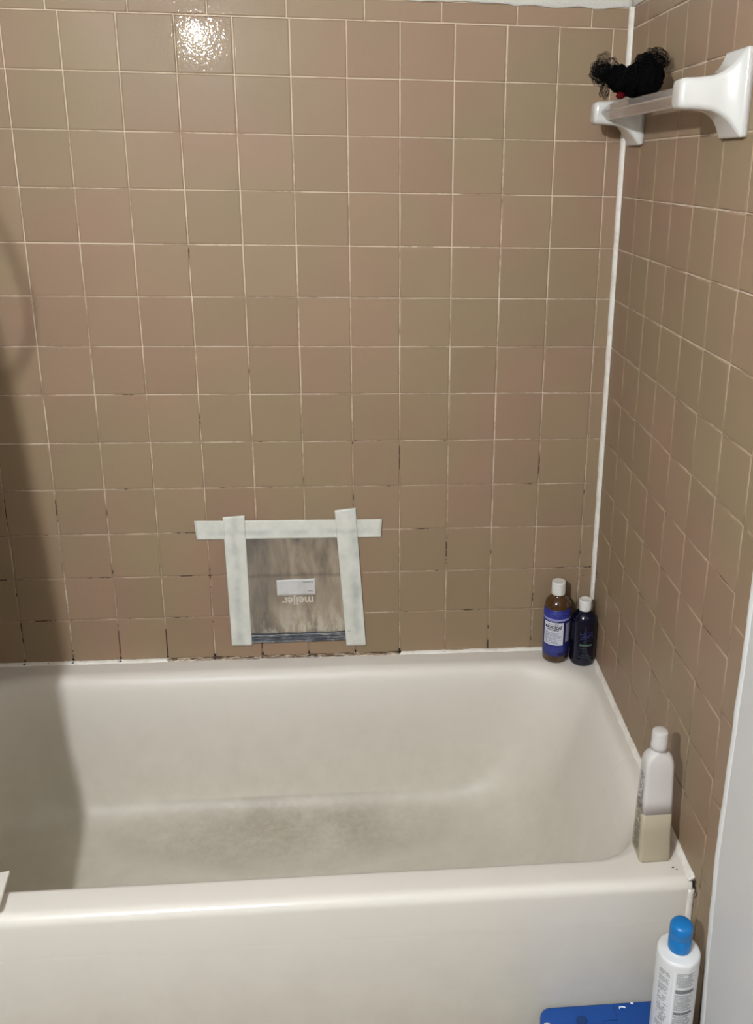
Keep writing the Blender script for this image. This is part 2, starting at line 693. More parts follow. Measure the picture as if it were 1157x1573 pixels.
obj('mildew', bm, M_dirt, wall_back, False, kind='stuff', label='dark mildew specks in the joints above the bathtub')

# ------------------------------------------------------------------ bathtub
tub = thing('bathtub', 'off-white enamelled bathtub with a plain apron, set between the tiled walls', 'bathtub', (0, 0, Z0))
ZT = -Z0


def tub_loop(x0, x1, y0, y1, rb, rf, z, n=14, e=1.0):
    """rounded rectangle, same point count at every level: back corners rb, front corners rf"""
    pts = []
    cs = [(x1 - rb, y1 - rb, rb, 0), (x0 + rb, y1 - rb, rb, 90), (x0 + rf, y0 + rf, rf, 180), (x1 - rf, y0 + rf, rf, 270)]
    for k, (cx, cy, r, a0) in enumerate(cs):
        for i in range(n + 1):
            a = R(a0 + 90 * i / n)
            pts.append(Vector((cx + r * math.cos(a), cy + r * math.sin(a), z)))
        nx = cs[(k + 1) % 4]
        a1 = R(nx[3])
        p1 = Vector((nx[0] + nx[2] * math.cos(a1), nx[1] + nx[2] * math.sin(a1), z))
        p0 = pts[-1].copy()
        m_ = 26 if k in (0, 2) else 8
        for i in range(1, m_):
            pts.append(p0.lerp(p1, i / m_))
    return pts


XO0, XO1, YO1 = XL + 0.001, -0.0015, -0.0015
YA = -0.757
bm = bmesh.new()
L = []
z = ZT
RR = 0.017
for dy, dz in ((0, -0.022), (0, -0.0195), (0, -RR)):
    L.append(tub_loop(XO0, XO1, YA, YO1, .002, .004, z + dz))
for k in range(1, 9):
    a = R(90 * k / 8)
    L.append(tub_loop(XO0, XO1, YA + RR * (1 - math.cos(a)), YO1, .002, .004, z - RR * (1 - math.sin(a))))
L.append(tub_loop(XO0 + .004, XO1 - .004, YA + RR + .004, YO1 - .004, .004, .006, z))
L.append(tub_loop(XO0 + .03, -.021, -.704, -.046, .14, .13, z))
# into the basin: (z, x_left, x_right, y_front, y_back, r_back, r_front)
prof = [(-.0005, -1.458, -.026, -.7005, -.052, .140, .128),
        (-.0035, -1.450, -.034, -.6955, -.060, .142, .128),
        (-.0095, -1.443, -.041, -.6905, -.067, .143, .128),
        (-.0190, -1.438, -.047, -.6865, -.073, .144, .128),
        (-.0350, -1.434, -.054, -.683, -.078, .145, .128),
        (-.0700, -1.428, -.066, -.679, -.083, .146, .128),
        (-.1200, -1.421, -.083, -.673, -.0875, .148, .13),
        (-.1650, -1.415, -.100, -.668, -.0915, .15, .135),
        (-.2100, -1.408, -.120, -.662, -.0985, .152, .14),
        (-.2500, -1.401, -.142, -.655, -.106, .153, .145),
        (-.2800, -1.393, -.164, -.648, -.113, .153, .145),
        (-.3020, -1.383, -.188, -.640, -.121, .151, .143),
        (-.3180, -1.368, -.217, -.629, -.132, .147, .138),
        (-.3280, -1.345, -.252, -.612, -.150, .140, .13),
        (-.3325, -1.315, -.290, -.590, -.172, .130, .12),
        (-.3340, -1.270, -.340, -.560, -.200, .110, .10),
        (-.3350, -1.15, -.480, -.480, -.280, .060, .06),
        (-.3355, -1.0, -.7, -.40, -.36, .018, .018)]
for p in prof:
    L.append(tub_loop(p[1], p[2], p[3], p[4], p[5], p[6], z + p[0]))
rings(bm, L, cap0=False, cap1=True)
obj('basin', bm, M_tub, tub, True)
bm = bmesh.new()
zs = [ZT - .022, ZT - .11, ZT - .2, ZT - .3, .02, 0.0]
loops = []
for zz in zs:
    loops.append([(XO0, YA + (0.012 if zz < .03 else 0), zz), (XO1, YA + (0.012 if zz < .03 else 0), zz),
                  (XO1, YA + .02, zz), (XO0, YA + .02, zz)])
rings(bm, loops)
obj('apron', bm, M_tub, tub, False)

# ------------------------------------------------------------------ towel bar
tb = thing('towel_bar', 'towel bar with white ceramic posts and a clear square rail on the right wall', 'towel bar',
           (0, -0.35, 1.2425))


def post_bm():
    bm = bmesh.new()
    secs = [(0.0, .0440, .0600, .004, 0), (-.0085, .0440, .0600, .005, 0), (-.0105, .0430, .0590, .005, 0),
            (-.0120, .0405, .0560, .006, 0), (-.0150, .0380, .0510, .007, 0), (-.0200, .0350, .0435, .008, 0),
            (-.0270, .0315, .0352, .009, 0), (-.0360, .0280, .0285, .009, 0), (-.0460, .0256, .0243, .009, 0),
            (-.0580, .0240, .0228, .009, 0), (-.0720, .0226, .0216, .009, 0), (-.0860, .0218, .0212, .009, 0),
            (-.0905, .0205, .0200, .009, 0), (-.0935, .0180, .0175, .008, 0), (-.0945, .0140, .0135, .006, 0)]
    rings(bm, [[(x, a, b - 0.0018 * (x / -.0945)) for a, b in rrect(hy, hz, r, 5)] for x, hy, hz, r, _ in secs])
    return bm


for k, y in enumerate((-0.600, -0.098)):
    p = obj('mounting_post', post_bm(), M_porc, tb)
    p.location = (0, y + 0.35, 0)
M_acr = mat('clear_acrylic', (0.86, 0.78, 0.72), 0.14, Transmission_Weight=0.78, IOR=1.45)
bm = bmesh.new()
hd = 0.0148
loops = []
for y in (-0.583, -0.118):
    sec = []
    for k in range(4):
        a = R(90 * k)
        for da in (-0.10, 0.10):
            sec.append((-0.068 + hd * math.cos(a + da) * 1.0, y + 0.35, -0.001 + hd * math.sin(a + da)))
    loops.append(sec)
rings(bm, loops)
obj('rail', bm, M_acr, tb, False)

# ------------------------------------------------------------------ bath pouf
pf = thing('bath_pouf', 'tangled black mesh bath pouf lying on the towel bar', 'bath pouf', (-0.062, -0.29, 1.258))
M_net = mat('black_net', (0.003, 0.003, 0.003), 0.9, Specular_IOR_Level=0.1)
M_netc = mat('black_net_core', (0.002, 0.002, 0.002), 1.0, Specular_IOR_Level=0.03)
OX, OY, OZ = -0.062, -0.29, 1.258


def blob(bm, c, rad, seed, amp=0.25, sub=4, fr=2.2):
    r = bmesh.ops.create_icosphere(bm, subdivisions=sub, radius=1)
    for v in r['verts']:
        d = v.co.normalized()
        k = 1 + amp * noise.noise(d * fr + Vector((seed, seed * 2, 0))) + amp * 0.5 * noise.noise(d * fr * 3 + Vector((seed, 0, 5)))
        v.co = Vector((c[0] - OX + d.x * rad[0] * k, c[1] - OY + d.y * rad[1] * k, c[2] - OZ + d.z * rad[2] * k))
    return r


def clear_rail(bm):
    """push whatever would enter the square rail out to its surface"""
    for v in bm.verts:
        dx, dz = v.co.x + OX + 0.068, v.co.z + OZ - 1.2415
        k = abs(dx) + abs(dz)
        if k < 0.0160:
            if dx < -0.010:
                v.co.x -= (0.0160 - k)
            else:
                v.co.z = OZ * 0 + 1.2415 + 0.0160 - abs(dx) - OZ


bm = bmesh.new()
blob(bm, (-0.062, -0.270, 1.286), (0.030, 0.062, 0.027), 1.3, 0.35)
blob(bm, (-0.052, -0.322, 1.283), (0.022, 0.038, 0.026), 4.1, 0.25)
blob(bm, (-0.047, -0.296, 1.305), (0.015, 0.022, 0.020), 6.1, 0.35)
blob(bm, (-0.080, -0.235, 1.293), (0.024, 0.03, 0.022), 7.7, 0.35)
blob(bm, (-0.094, -0.220, 1.298), (0.016, 0.02, 0.011), 2.7, 0.4)
clear_rail(bm)
core = obj('net_core', bm, M_netc, pf)


def curls(bm, c, rad, n, rng, thick=0.00035, turns=1.2, ln=22):
    for _ in range(n):
        d = Vector((rng.gauss(0, 1), rng.gauss(0, 1), rng.gauss(0, 1))).normalized()
        a = rng.uniform(0, 6.28)
        ax = Vector((rng.gauss(0, 1), rng.gauss(0, 1), rng.gauss(0, 1))).normalized()
        rr = rng.uniform(0.45, 1.0)
        pts = []
        sd = rng.random() * 50
        for i in range(ln):
            t = i / (ln - 1)
            q = Matrix.Rotation(a + t * 6.28 * turns * rng.uniform(0.95, 1.05), 3, ax) @ d
            k = rr * (1 + 0.35 * noise.noise(q * 2 + Vector((sd, 0, 0))))
            pts.append((c[0] - OX + q.x * rad[0] * k, c[1] - OY + q.y * rad[1] * k, c[2] - OZ + q.z * rad[2] * k))
        tube(bm, pts, thick, 3, False)


def ruffle(bm, c, rad, seed, sub=4):
    """an open net bubble: the wires only"""
    t = bmesh.new()
    blob(t, c, rad, seed, 0.45, sub, 1.6)
    bmesh.ops.wireframe(t, faces=t.faces, thickness=0.00042, offset=0, use_replace=True, use_even_offset=False)
    me = bpy.data.meshes.new('tmp')
    t.to_mesh(me)
    t.free()
    bm.from_mesh(me)
    bpy.data.meshes.remove(me)


rg = random.Random(3)
bm = bmesh.new()
ruffle(bm, (-0.103, -0.215, 1.311), (0.022, 0.022, 0.022), 2.0)
ruffle(bm, (-0.108, -0.205, 1.302), (0.018, 0.022, 0.017), 5.0)
ruffle(bm, (-0.100, -0.21, 1.273), (0.009, 0.009, 0.012), 9.0, 3)
ruffle(bm, (-0.036, -0.305, 1.318), (0.020, 0.024, 0.017), 6.0)
ruffle(bm, (-0.054, -0.295, 1.314), (0.015, 0.02, 0.015), 8.0)
curls(bm, (-0.106, -0.212, 1.306), (0.024, 0.024, 0.022), 80, rg)
curls(bm, (-0.100, -0.21, 1.277), (0.008, 0.009, 0.012), 8, rg)
curls(bm, (-0.040, -0.305, 1.315), (0.023, 0.026, 0.019), 70, rg)
curls(bm, (-0.055, -0.295, 1.314), (0.018, 0.02, 0.018), 40, rg)
curls(bm, (-0.060, -0.285, 1.290), (0.034, 0.068, 0.031), 60, rg)
clear_rail(bm)
obj('net_ruffle', bm, M_net, pf, True, kind='stuff')
bm = bmesh.new()
blob(bm, (-0.0850, -0.266, 1.2620), (0.008, 0.011, 0.0062), 3.0, 0.15, 3)
clear_rail(bm)
obj('hanging_cord', bm, mat('red_cord', lin((84, 8, 15)), 1.0, Specular_IOR_Level=0.1), pf, label='dark red knotted cord')

# ------------------------------------------------------------------ taped bag on the wall
pt = thing('taped_patch', 'dirty clear zip bag taped upside down over the broken tiles above the bathtub', 'taped bag',
           (-0.72, 0, 0.03))
PX, PZ = -0.72, 0.03


def sheet(quad, y0, nx, nz, fn, th=0.0003):
    """quad TL,TR,BR,BL in (x,z); fn(u,v)->offset toward the room"""
    bm = bmesh.new()
    g = []
    TL, TR, BR, BL = [Vector(q) for q in quad]
    for j in range(nz + 1):
        row = []
        for i in range(nx + 1):
            u, v = i / nx, j / nz
            p = TL.lerp(TR, u).lerp(BL.lerp(BR, u), v)
            o_ = fn(u, v)
            jx, jz = (o_[1], o_[2]) if isinstance(o_, tuple) else (0, 0)
            d = o_[0] if isinstance(o_, tuple) else o_
            row.append(bm.verts.new((p.x - PX + jx, y0 - d, p.y - PZ + jz)))
        g.append(row)
    for j in range(nz):
        for i in range(nx):
            bm.faces.new((g[j][i], g[j + 1][i], g[j + 1][i + 1], g[j][i + 1]))
    r = bmesh.ops.extrude_face_region(bm, geom=list(bm.faces))
    for v in [e for e in r['geom'] if isinstance(e, bmesh.types.BMVert)]:
        v.co.y -= th
    return bm


def bag_material():
    m = mat('dirty_bag', lin((130, 115, 102)), 0.3)
    b = bsdf(m)
    P, xyz = wpos(m)
    mp = nd(m, 'ShaderNodeMapping')
    mp.inputs['Scale'].default_value = (1.0, 1.0, 0.28)
    lk(m, P, mp.inputs['Vector'])
    n1 = noise_(m, mp.outputs[0], 16, 5, 0.62, 0.4)
    n2 = noise_(m, mp.outputs[0], 48, 4, 0.7)
    c = ramp(m, n1, [(0.34, lin((100, 92, 82))), (0.46, lin((138, 125, 108))), (0.56, lin((163, 147, 126))),
                     (0.68, lin((178, 165, 146)))])
    # whitish runs low on the bag
    zf = ramp(m, xyz['Z'], [(0.07, 1.0), (0.15, 0.0)])
    k = math_(m, 'MULTIPLY', ramp(m, n2, [(0.47, 0.0), (0.58, 1.0)]), zf)
    c = mixc(m, math_(m, 'MULTIPLY', k, 0.75), c, lin((208, 200, 184)))
    # grey grime on the left side
    xf = ramp(m, math_(m, 'ADD', xyz['X'], 1.0), [(0.19, 1.0), (0.29, 0.0)])
    c = mixc(m, math_(m, 'MULTIPLY', xf, math_(m, 'MULTIPLY', n2, 0.8)), c, lin((92, 90, 88)))
    # the joint of the broken tiles shows through as a smudged dark line
    zz = math_(m, 'ABSOLUTE', math_(m, 'ADD', math_(m, 'MULTIPLY_ADD', n1, 0.02, xyz['Z']), -0.2245))
    ln = ramp(m, zz, [(0.0, 1.0), (0.007, 0.0)])
    c = mixc(m, math_(m, 'MULTIPLY', ln, math_(m, 'MULTIPLY', n2, 0.9)), c, lin((84, 76, 70)))
    lk(m, c, b.inputs['Base Color'])
    b.inputs['Coat Weight'].default_value = 0.6
    b.inputs['Coat Roughness'].default_value = 0.15
    lk(m, bump(m, n2, 0.4, 0.002), b.inputs['Normal'])
    return m


def bagfn(u, v):
    w = 0.0012 * noise.noise(Vector((u * 4, v * 2.5, 1))) + 0.0007 * noise.noise(Vector((u * 14, v * 5, 4)))
    # a diagonal fold near the top left
    dd = abs((v - 0.34) + (u - 0.02) * 0.75 - 0.05 * math.sin(u * 9))
    if u < 0.33:
        w += 0.0018 * math.exp(-(dd / 0.018) ** 2)
    return 0.0022 + w


bag = obj('plastic_bag', sheet(((-0.842, .315), (-0.598, .315), (-0.580, .060), (-0.842, .062)), 0.0, 44, 44, bagfn),
          bag_material(), pt, label='cloudy plastic sheet stained brown and grey')
# zip band along the bottom of the bag
M_zip = mat('zip_band', lin((88, 90, 94)), 0.35)
P_, _x = wpos(M_zip)
mpz = nd(M_zip, 'ShaderNodeMapping')
mpz.inputs['Scale'].default_value = (1, 1, 3)
lk(M_zip, P_, mpz.inputs['Vector'])
nz_ = noise_(M_zip, mpz.outputs[0], 30, 5, 0.7, 0.5)
lk(M_zip, ramp(M_zip, nz_, [(0.36, lin((62, 66, 72))), (0.5, lin((100, 102, 106))), (0.66, lin((162, 158, 152)))]),
   bsdf(M_zip).inputs['Base Color'])
zb = obj('zip_band', sheet(((-0.840, .0605), (-0.580, .0625), (-0.582, .0405), (-0.838, .0385)), 0.0, 40, 8,
                           lambda u, v: (0.0028 + 0.0008 * math.sin(v * 9) + 0.0005 * noise.noise(Vector((u * 12, v * 3, 2))),
                                         0, -0.002 * v * noise.noise(Vector((u * 9, 0, 3))) )), M_zip, pt, label='dark grey zip band')
bm = bmesh.new()
for z_, h_ in ((0.0635, 0.0011), (0.0535, 0.0008), (0.046, 0.0006)):
    pts = [(-0.836 - PX + 0.250 * i / 30, -0.0038, z_ - PZ + 0.0008 * math.sin(i * 0.7) + 0.002 * i / 30) for i in range(31)]
    tube(bm, pts, h_, 6)
obj('zip_ridge', bm, mat('zip_ridge', lin((40, 42, 48)), 0.4), zb)
# white printed rectangle and the store lettering, both upside down
M_prt = mat('white_print', lin((214, 212, 208)), 0.5)
P_, _x = wpos(M_prt)
lk(M_prt, mixc(M_prt, ramp(M_prt, noise_(M_prt, P_, 35, 3), [(0.4, 0.0), (0.7, 0.5)]), lin((206, 203, 198)), lin((176, 168, 158))),
   bsdf(M_prt).inputs['Base Color'])
lb = obj('label_panel', sheet(((-0.7565, .2035), (-0.6665, .2060), (-0.6665, .1645), (-0.7560, .1625)), -0.0046, 20, 8,
                              lambda u, v: 0.0006 * noise.noise(Vector((u * 3, v * 3, 7)))), M_prt, pt, label='white panel for writing on')
M_pt2 = mat('grey_print', lin((128, 126, 124)), 0.6)
for s, x_, z_ in (('Contents', -0.6715, 0.1975), ('Date', -0.6715, 0.1745)):
    bm = text_bm(s, 0.0062, 0.0001, 'LEFT')
    for v in bm.verts:
        v.co = Vector((-v.co.x + x_ - PX, -0.0060, -v.co.y + z_ - PZ))
    obj('lettering', bm, M_pt2, lb, False)
bm = text_bm('meijer', 0.0285, 0.0008, 'CENTER')
for v in bm.verts:
    v.co = Vector((-v.co.x * 1.0 - 0.7075 - PX, -0.0050, -v.co.y + 0.1500 - PZ))
obj('lettering', bm, mat('store_lettering', lin((206, 196, 180)), 0.6), pt, False, label='pale upside-down store name')
# tape strips
M_tape = mat('masking_tape', lin((205, 205, 192)), 0.6)
P_, xyz_ = wpos(M_tape)
n_ = noise_(M_tape, P_, 24, 4, 0.6)
cc = mixc(M_tape, ramp(M_tape, n_, [(0.35, 0.0), (0.7, 1.0)]), lin((222, 219, 207)), lin((204, 204, 190)))
for ax_, v_, w_ in (('X', -0.5725, 0.015), ('X', -0.846, 0.011), ('Z', 0.3235, 0.008)):   # darker joints showing through the tape
    d_ = math_(M_tape, 'ABSOLUTE', math_(M_tape, 'ADD', xyz_[ax_], -v_))
    k_ = ramp(M_tape, math_(M_tape, 'MULTIPLY', d_, 1 / w_ / 2), [(0.1, 1.0), (0.6, 0.0)])
    k_ = math_(M_tape, 'MULTIPLY', k_, ramp(M_tape, noise_(M_tape, P_, 22, 2), [(0.4, 0.25), (0.6, 1.0)]))
    cc = mixc(M_tape, math_(M_tape, 'MULTIPLY', k_, math_(M_tape, 'MULTIPLY', n_, 0.85)), cc, lin((158, 166, 160)))
lk(M_tape, cc, bsdf(M_tape).inputs['Base Color'])
lk(M_tape, bump(M_tape, noise_(M_tape, P_, 90, 3), 0.35, 0.0015), bsdf(M_tape).inputs['Normal'])
for q, y0, sd, vert in ((((-0.9345, .3545), (-0.5095, .3520), (-0.5125, .3070), (-0.9315, .3085)), -0.0036, 1, False),
                        (((-0.8705, .3635), (-0.8215, .3670), (-0.8195, .0345), (-0.8665, .0350)), -0.0046, 2, True),
                        (((-0.6180, .3755), (-0.5700, .3810), (-0.5500, .0260), (-0.5965, .0260)), -0.0046, 3, True)):
    def tf(u, v, sd=sd, vert=vert):
        t = v if vert else u
        end = min(t, 1 - t)
        w = 0.0007 * noise.noise(Vector((u * (3 if vert else 16), v * (18 if vert else 3), sd * 7)))
        jag = 0.0022 * noise.noise(Vector((u * 14, v * 14, sd))) * (1 if end < 0.02 else 0.0)
        # sinks a little into the joints it bridges
        return (w, 0 if vert else jag, jag if vert else 0)
    obj('tape_strip', sheet(q, y0, 14 if vert else 60, 60 if vert else 14, tf, 0.0003), M_tape, pt)

# ------------------------------------------------------------------ bottles in the corner
M_cap = mat('white_cap', lin((224, 222, 214)), 0.35)
ba = thing('soap_bottle', 'amber soap bottle with a blue wrap label and white cap in the tub corner', 'bottle',
           (-0.0945, -0.042, 0.0005))
M_amb = mat('amber_plastic', (0.10, 0.045, 0.014), 0.12, Transmission_Weight=0.35, Coat_Weight=0.5)
rA = 0.0312
bm = bmesh.new()
lathe(bm, [(rA * .8, 0), (rA * .93, 0.001), (rA * .99, 0.004), (rA, 0.009), (rA, 0.134), (rA * .99, 0.1415), (rA * .95, .149),
           (rA * .86, .156), (rA * .72, .161), (rA * .58, .1645), (.0155, .1665), (.0145, .169), (.0145, .173)], 56)
obj('body', bm, M_amb, ba)
bm = bmesh.new()
lathe(bm, [(.0150, .1705), (.0163, .171), (.0165, .174), (.0165, .199), (.0160, .2015), (.0145, .2028), (.0135, .2024), (.010, .2022)], 48)
cp = obj('cap', bm, M_cap, ba)
M_blue = mat('blue_label', lin((36, 42, 124)), 0.35)
M_navy = mat('navy_print', lin((20, 22, 78)), 0.45)
M_white = mat('white_label', lin((214, 214, 222)), 0.45)
bm = bmesh.new()
rl = rA + 0.0004
loops = [[(r * math.sin(2 * math.pi * i / 56), -r * math.cos(2 * math.pi * i / 56), zz) for i in range(56)]
         for r, zz in ((rA - .0003, .0185), (rl, .019), (rl, .139), (rA - .0005, .140))]
rings(bm, loops, False, False)
lab = obj('label', bm, M_blue, ba)
th = R(-27)
r2 = rl + 0.0003
bm = bmesh.new()
arc_panel(bm, r2, R(-130), R(100), .112, .1175, 30)
obj('label_stripe', bm, mat('lilac_stripe', lin((150, 150, 206)), 0.4), lab, label='pale stripe round the label')
bm = bmesh.new()
arc_panel(bm, r2, th - R(50), th + R(112), .1085, .112, 24)
arc_panel(bm, r2, th + R(47), th + R(56), .048, .1085, 4)
arc_panel(bm, r2, R(2), R(32), .0205, .029, 8)
obj('label_band', bm, M_navy, lab)
bm = bmesh.new()
arc_panel(bm, r2, th - R(46), th + R(46), .0495, .1080, 14)
obj('label_panel', bm, M_white, lab, label='white front panel')
bm = bmesh.new()
arc_panel(bm, r2, th + R(58), th + R(104), .056, .105, 8)
obj('label_panel', bm, mat('grey_label', lin((150, 152, 176)), 0.45), lab, label='greyish side panel')
r3 = r2 + 0.0003
M_ink = mat('black_ink', lin((22, 22, 34)), 0.5)
bm = text_bm('MAGIC SOAP', 0.0105, 0.00045)
for v in bm.verts:
    v.co.x *= 0.70
wrap(bm, r3, th, .0955)
obj('lettering', bm, M_ink, lab, False)
bm = text_bm('PEPPERMINT', 0.0054, 0.0001)
wrap(bm, r3, th, .0885)
obj('lettering', bm, M_ink, lab, False)
bm = text_bm('18-IN-1 HEMP', 0.0044, 0.0)
wrap(bm, r3, th, .1035)
obj('lettering', bm, M_ink, lab, False)
bm = text_bm('PURE-CASTILE', 0.0040, 0.0)
for v in bm.verts:
    v.co.x *= 0.9
wrap(bm, r3, th, .1103)
obj('lettering', bm, M_white, lab, False)
rg = random.Random(5)
bm = bmesh.new()
fine_bars(bm, [.0530 + .0022 * i for i in range(14)], -.021, .0225, rg, .0011, .0005, .001, .003)
wrap(bm, r3, th, 0, 'xz')
obj('fine_print', bm, mat('grey_ink', lin((112, 114, 134)), 0.5), lab, False, kind='stuff')
bm = bmesh.new()
fine_bars(bm, [.0315 + .0024 * i for i in range(6)] + [.1195 + .0025 * i for i in range(7)], -.05, .028, rg, .0009, .0007, .001, .004)
wrap(bm, r3, 0, 0, 'xz')
obj('fine_print', bm, mat('light_blue_ink', lin((78, 86, 176)), 0.5), lab, False, kind='stuff')

bb = thing('shampoo_bottle', 'dark navy shampoo bottle with a white cap, shorter of the two in the tub corner', 'bottle',
           (-0.0325, -0.061, 0.0005))
rB = 0.0305
M_nv = mat('navy_plastic', (0.002, 0.0025, 0.013), 0.14)
bm = bmesh.new()
lathe(bm, [(rB * .78, 0), (rB * .92, .0012), (rB * .985, .005), (rB, .010), (rB, .100), (rB * .985, .109), (rB * .93, .1175),
           (rB * .83, .125), (rB * .68, .131), (rB * .52, .135), (.0125, .137), (.0125, .140)], 56)
obj('body', bm, M_nv, bb)
bm = bmesh.new()
lathe(bm, [(.0135, .1365), (.0148, .137), (.0150, .139), (.0150, .1610), (.0145, .1630), (.0125, .1638), (.0118, .1625), (.008, .1620)], 48)
obj('cap', bm, M_cap, bb)
th = R(8)
r3 = rB + .0005
rg = random.Random(15)
bm = bmesh.new()
fine_bars(bm, [.069 + .0042 * i for i in range(6)], -.017, .018, rg, .0017, .0007, .001, .004, .85)
wrap(bm, r3, th - R(6), 0, 'xz')
obj('fine_print', bm, mat('dim_blue_ink', lin((52, 58, 110)), 0.5), bb, False, kind='stuff')
bm = bmesh.new()
arc_panel(bm, r3, th - R(38), th + R(22), .0555, .0600, 10)
obj('label_band', bm, mat('sage_band', lin((78, 104, 84)), 0.5), bb, label='dull green band')
bm = bmesh.new()
fine_bars(bm, [.0255, .031] , -.019, .015, rg, .0016, .0007, .001, .003, .8)
fine_bars(bm, [.040, .0445, .049], -.019, -.001, rg, .0016, .0007, .001, .003, .8)
wrap(bm, r3, th - R(4), 0, 'xz')
obj('fine_print', bm, mat('dim_green_ink', lin((56, 74, 78)), 0.5), bb, False, kind='stuff')

# ------------------------------------------------------------------ frosted bottle on the rim
bc = thing('refill_bottle', 'frosted tapered bottle half full of pale liquid on the front corner of the tub rim', 'bottle',
           (-0.0545, -0.685, 0.0003))


def loft(bm, secs, n=5):
    rings(bm, [[(a, b, z) for a, b in rrect(hx, hy, r, n, cx, cy)] for z, hx, hy, r, cx, cy in secs])
    return bm


M_frost = mat('frosted_plastic', lin((228, 221, 213)), 0.42, Transmission_Weight=0.25, IOR=1.3)
M_frost2 = mat('frosted_plastic_over_liquid', lin((186, 174, 148)), 0.4, Transmission_Weight=0.15, IOR=1.3)
LV = 0.094


def csec(z):
    t = z / 0.185
    return (z, .0275 + (.0243 - .0275) * t, .0262 + (.0165 - .0262) * t, .006, -.0022 * t, -.0005 * t)


bm = bmesh.new()
s = [list(csec(v)) for v in (0, .0008, .003, .008, .03, .06, LV)]
s[0][1] -= .003; s[0][2] -= .003; s[1][1] -= .0013; s[1][2] -= .0013; s[2][1] -= .0003; s[2][2] -= .0003
loft(bm, s)
obj('liquid_fill', bm, M_frost2, bc, label='lower half, tinted by the pale yellow-green liquid inside')
bm = bmesh.new()
s = [csec(v) for v in (LV + .0002, .12, .15, .175, .185)]
s += [(.192, .0238, .0160, .008, -.0024, -.0005), (.198, .0222, .0150, .010, -.0025, -.0005), (.2025, .0195, .0138, .011, -.0026, -.0005),
      (.2055, .0160, .0130, .0125, -.0027, -.0005), (.2070, .0125, .0122, .012, -.0028, -.0005), (.212, .0120, .0120, .012, -.0028, -.0005)]
loft(bm, s)
obj('body', bm, M_frost, bc)
M_fcap = mat('clear_cap', lin((228, 222, 214)), 0.3, Transmission_Weight=0.3, IOR=1.3)
bm = bmesh.new()
lathe(bm, [(.0128, .2110), (.0142, .2115), (.0142, .2200), (.0137, .2210), (.0137, .2400), (.0128, .2445), (.0105, .2462), (.006, .2466)],
      40, -.0028, -.0005)
obj('cap', bm, M_fcap, bc, label='clear ribbed screw cap')
# printing down the left side
rg = random.Random(25)
bm = bmesh.new()
fine_bars(bm, [.012 + .0042 * i for i in range(37)], -.0125, .012, rg, .0022, .0006, .002, .006, .75)
for v in bm.verts:
    zz = v.co.z
    t = zz / .185
    hx = .0275 + (.0243 - .0275) * t
    hy = .0262 + (.0165 - .0262) * t
    v.co = Vector((-hx - .0022 * t - .0004, v.co.x / .0262 * hy * 1.2 - .0005 * t, zz))
obj('fine_print', bm, mat('dark_side_print', lin((92, 88, 84)), 0.5), bc, False, kind='stuff')

# ------------------------------------------------------------------ step stool and the bottle standing on it
ZS = -0.245
st = thing('step_stool', 'blue plastic step stool standing against the apron of the bathtub', 'stool', (-0.145, -0.862, Z0))
M_bl = mat('blue_plastic', lin((4, 70, 146)), 0.45)
P_, _x = wpos(M_bl)
lk(M_bl, bump(M_bl, noise_(M_bl, P_, 220, 2), 0.25, 0.001), bsdf(M_bl).inputs['Normal'])
hx_, hy_ = .109, .1015
zt = ZS - Z0
bm = bmesh.new()
for sg in (-1, 1):
    # two half panels that meet along a stepped seam
    pass
loops = []
for ins, zz in ((0.003, zt - .020), (0, zt - .018), (0, zt - .004), (.0012, zt - .0012), (.004, zt)):
    loops.append([(a, b, zz) for a, b in rrect(hx_ - ins, hy_ - ins, .018 - ins * .5, 8)])
rings(bm, loops)
obj('top_panel', bm, M_bl, st)
bm = bmesh.new()
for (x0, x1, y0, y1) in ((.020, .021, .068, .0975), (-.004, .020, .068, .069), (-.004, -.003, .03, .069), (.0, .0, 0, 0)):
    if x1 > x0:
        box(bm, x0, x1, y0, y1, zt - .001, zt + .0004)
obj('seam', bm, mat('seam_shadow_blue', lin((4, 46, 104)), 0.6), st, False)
bm = bmesh.new()
lathe(bm, [(.0098, zt - .001), (.0098, zt + .0004), (.0092, zt + .0008), (.0075, zt + .0009), (.003, zt + .0009)], 28, -.0405, .0715)
obj('round_plug', bm, mat('dark_blue_plug', lin((6, 52, 104)), 0.5), st, label='darker blue round plug')
for sx in (-1, 1):
    for sy in (-1, 1):
        bm = bmesh.new()
        loops = []
        for zz, k, h in ((zt - .018, 0.0, .016), (.004, 1.0, .012), (0, 1.0, .0105)):
            loops.append([(a, b, zz) for a, b in rrect(h, h, .004, 4, sx * (hx_ - .022 + .004 * k), sy * (hy_ - .022 + .003 * k))])
        rings(bm, loops)
        obj('leg', bm, M_bl, st)
bm = bmesh.new()
lathe(bm, [(.003, zt - .012), (.006, zt - .010), (.0072, zt - .004), (.0068, zt + .001), (.004, zt + .0038), (.001, zt + .0045)], 20,
      -.1005, .0655)
obj('corner_bumper', bm, mat('white_rubber', lin((226, 226, 224)), 0.5), st, label='white rounded bumper')
M_chip = mat('white_chip', lin((232, 236, 242)), 0.6)
bm = bmesh.new()
tube(bm, [(-.145 + .145 + .0265 + .0 + dx, .0895 + dy, .0018) for dx, dy in
          ((-.0055, -.0022), (-.0048, .0006), (-.002, .0016), (.001, .0012), (.0042, .0), (.0055, -.0012))],
     [.0009, .0015, .0013, .0012, .0016, .0008], 6)
o = obj('paint_chip', bm, M_chip)
o.location = (-0.137, -0.862, ZS)
tag(o, 'curved white paint chip on the blue stool, left of the round one', 'paint chip')
bm = bmesh.new()
bmesh.ops.create_icosphere(bm, subdivisions=2, radius=1)
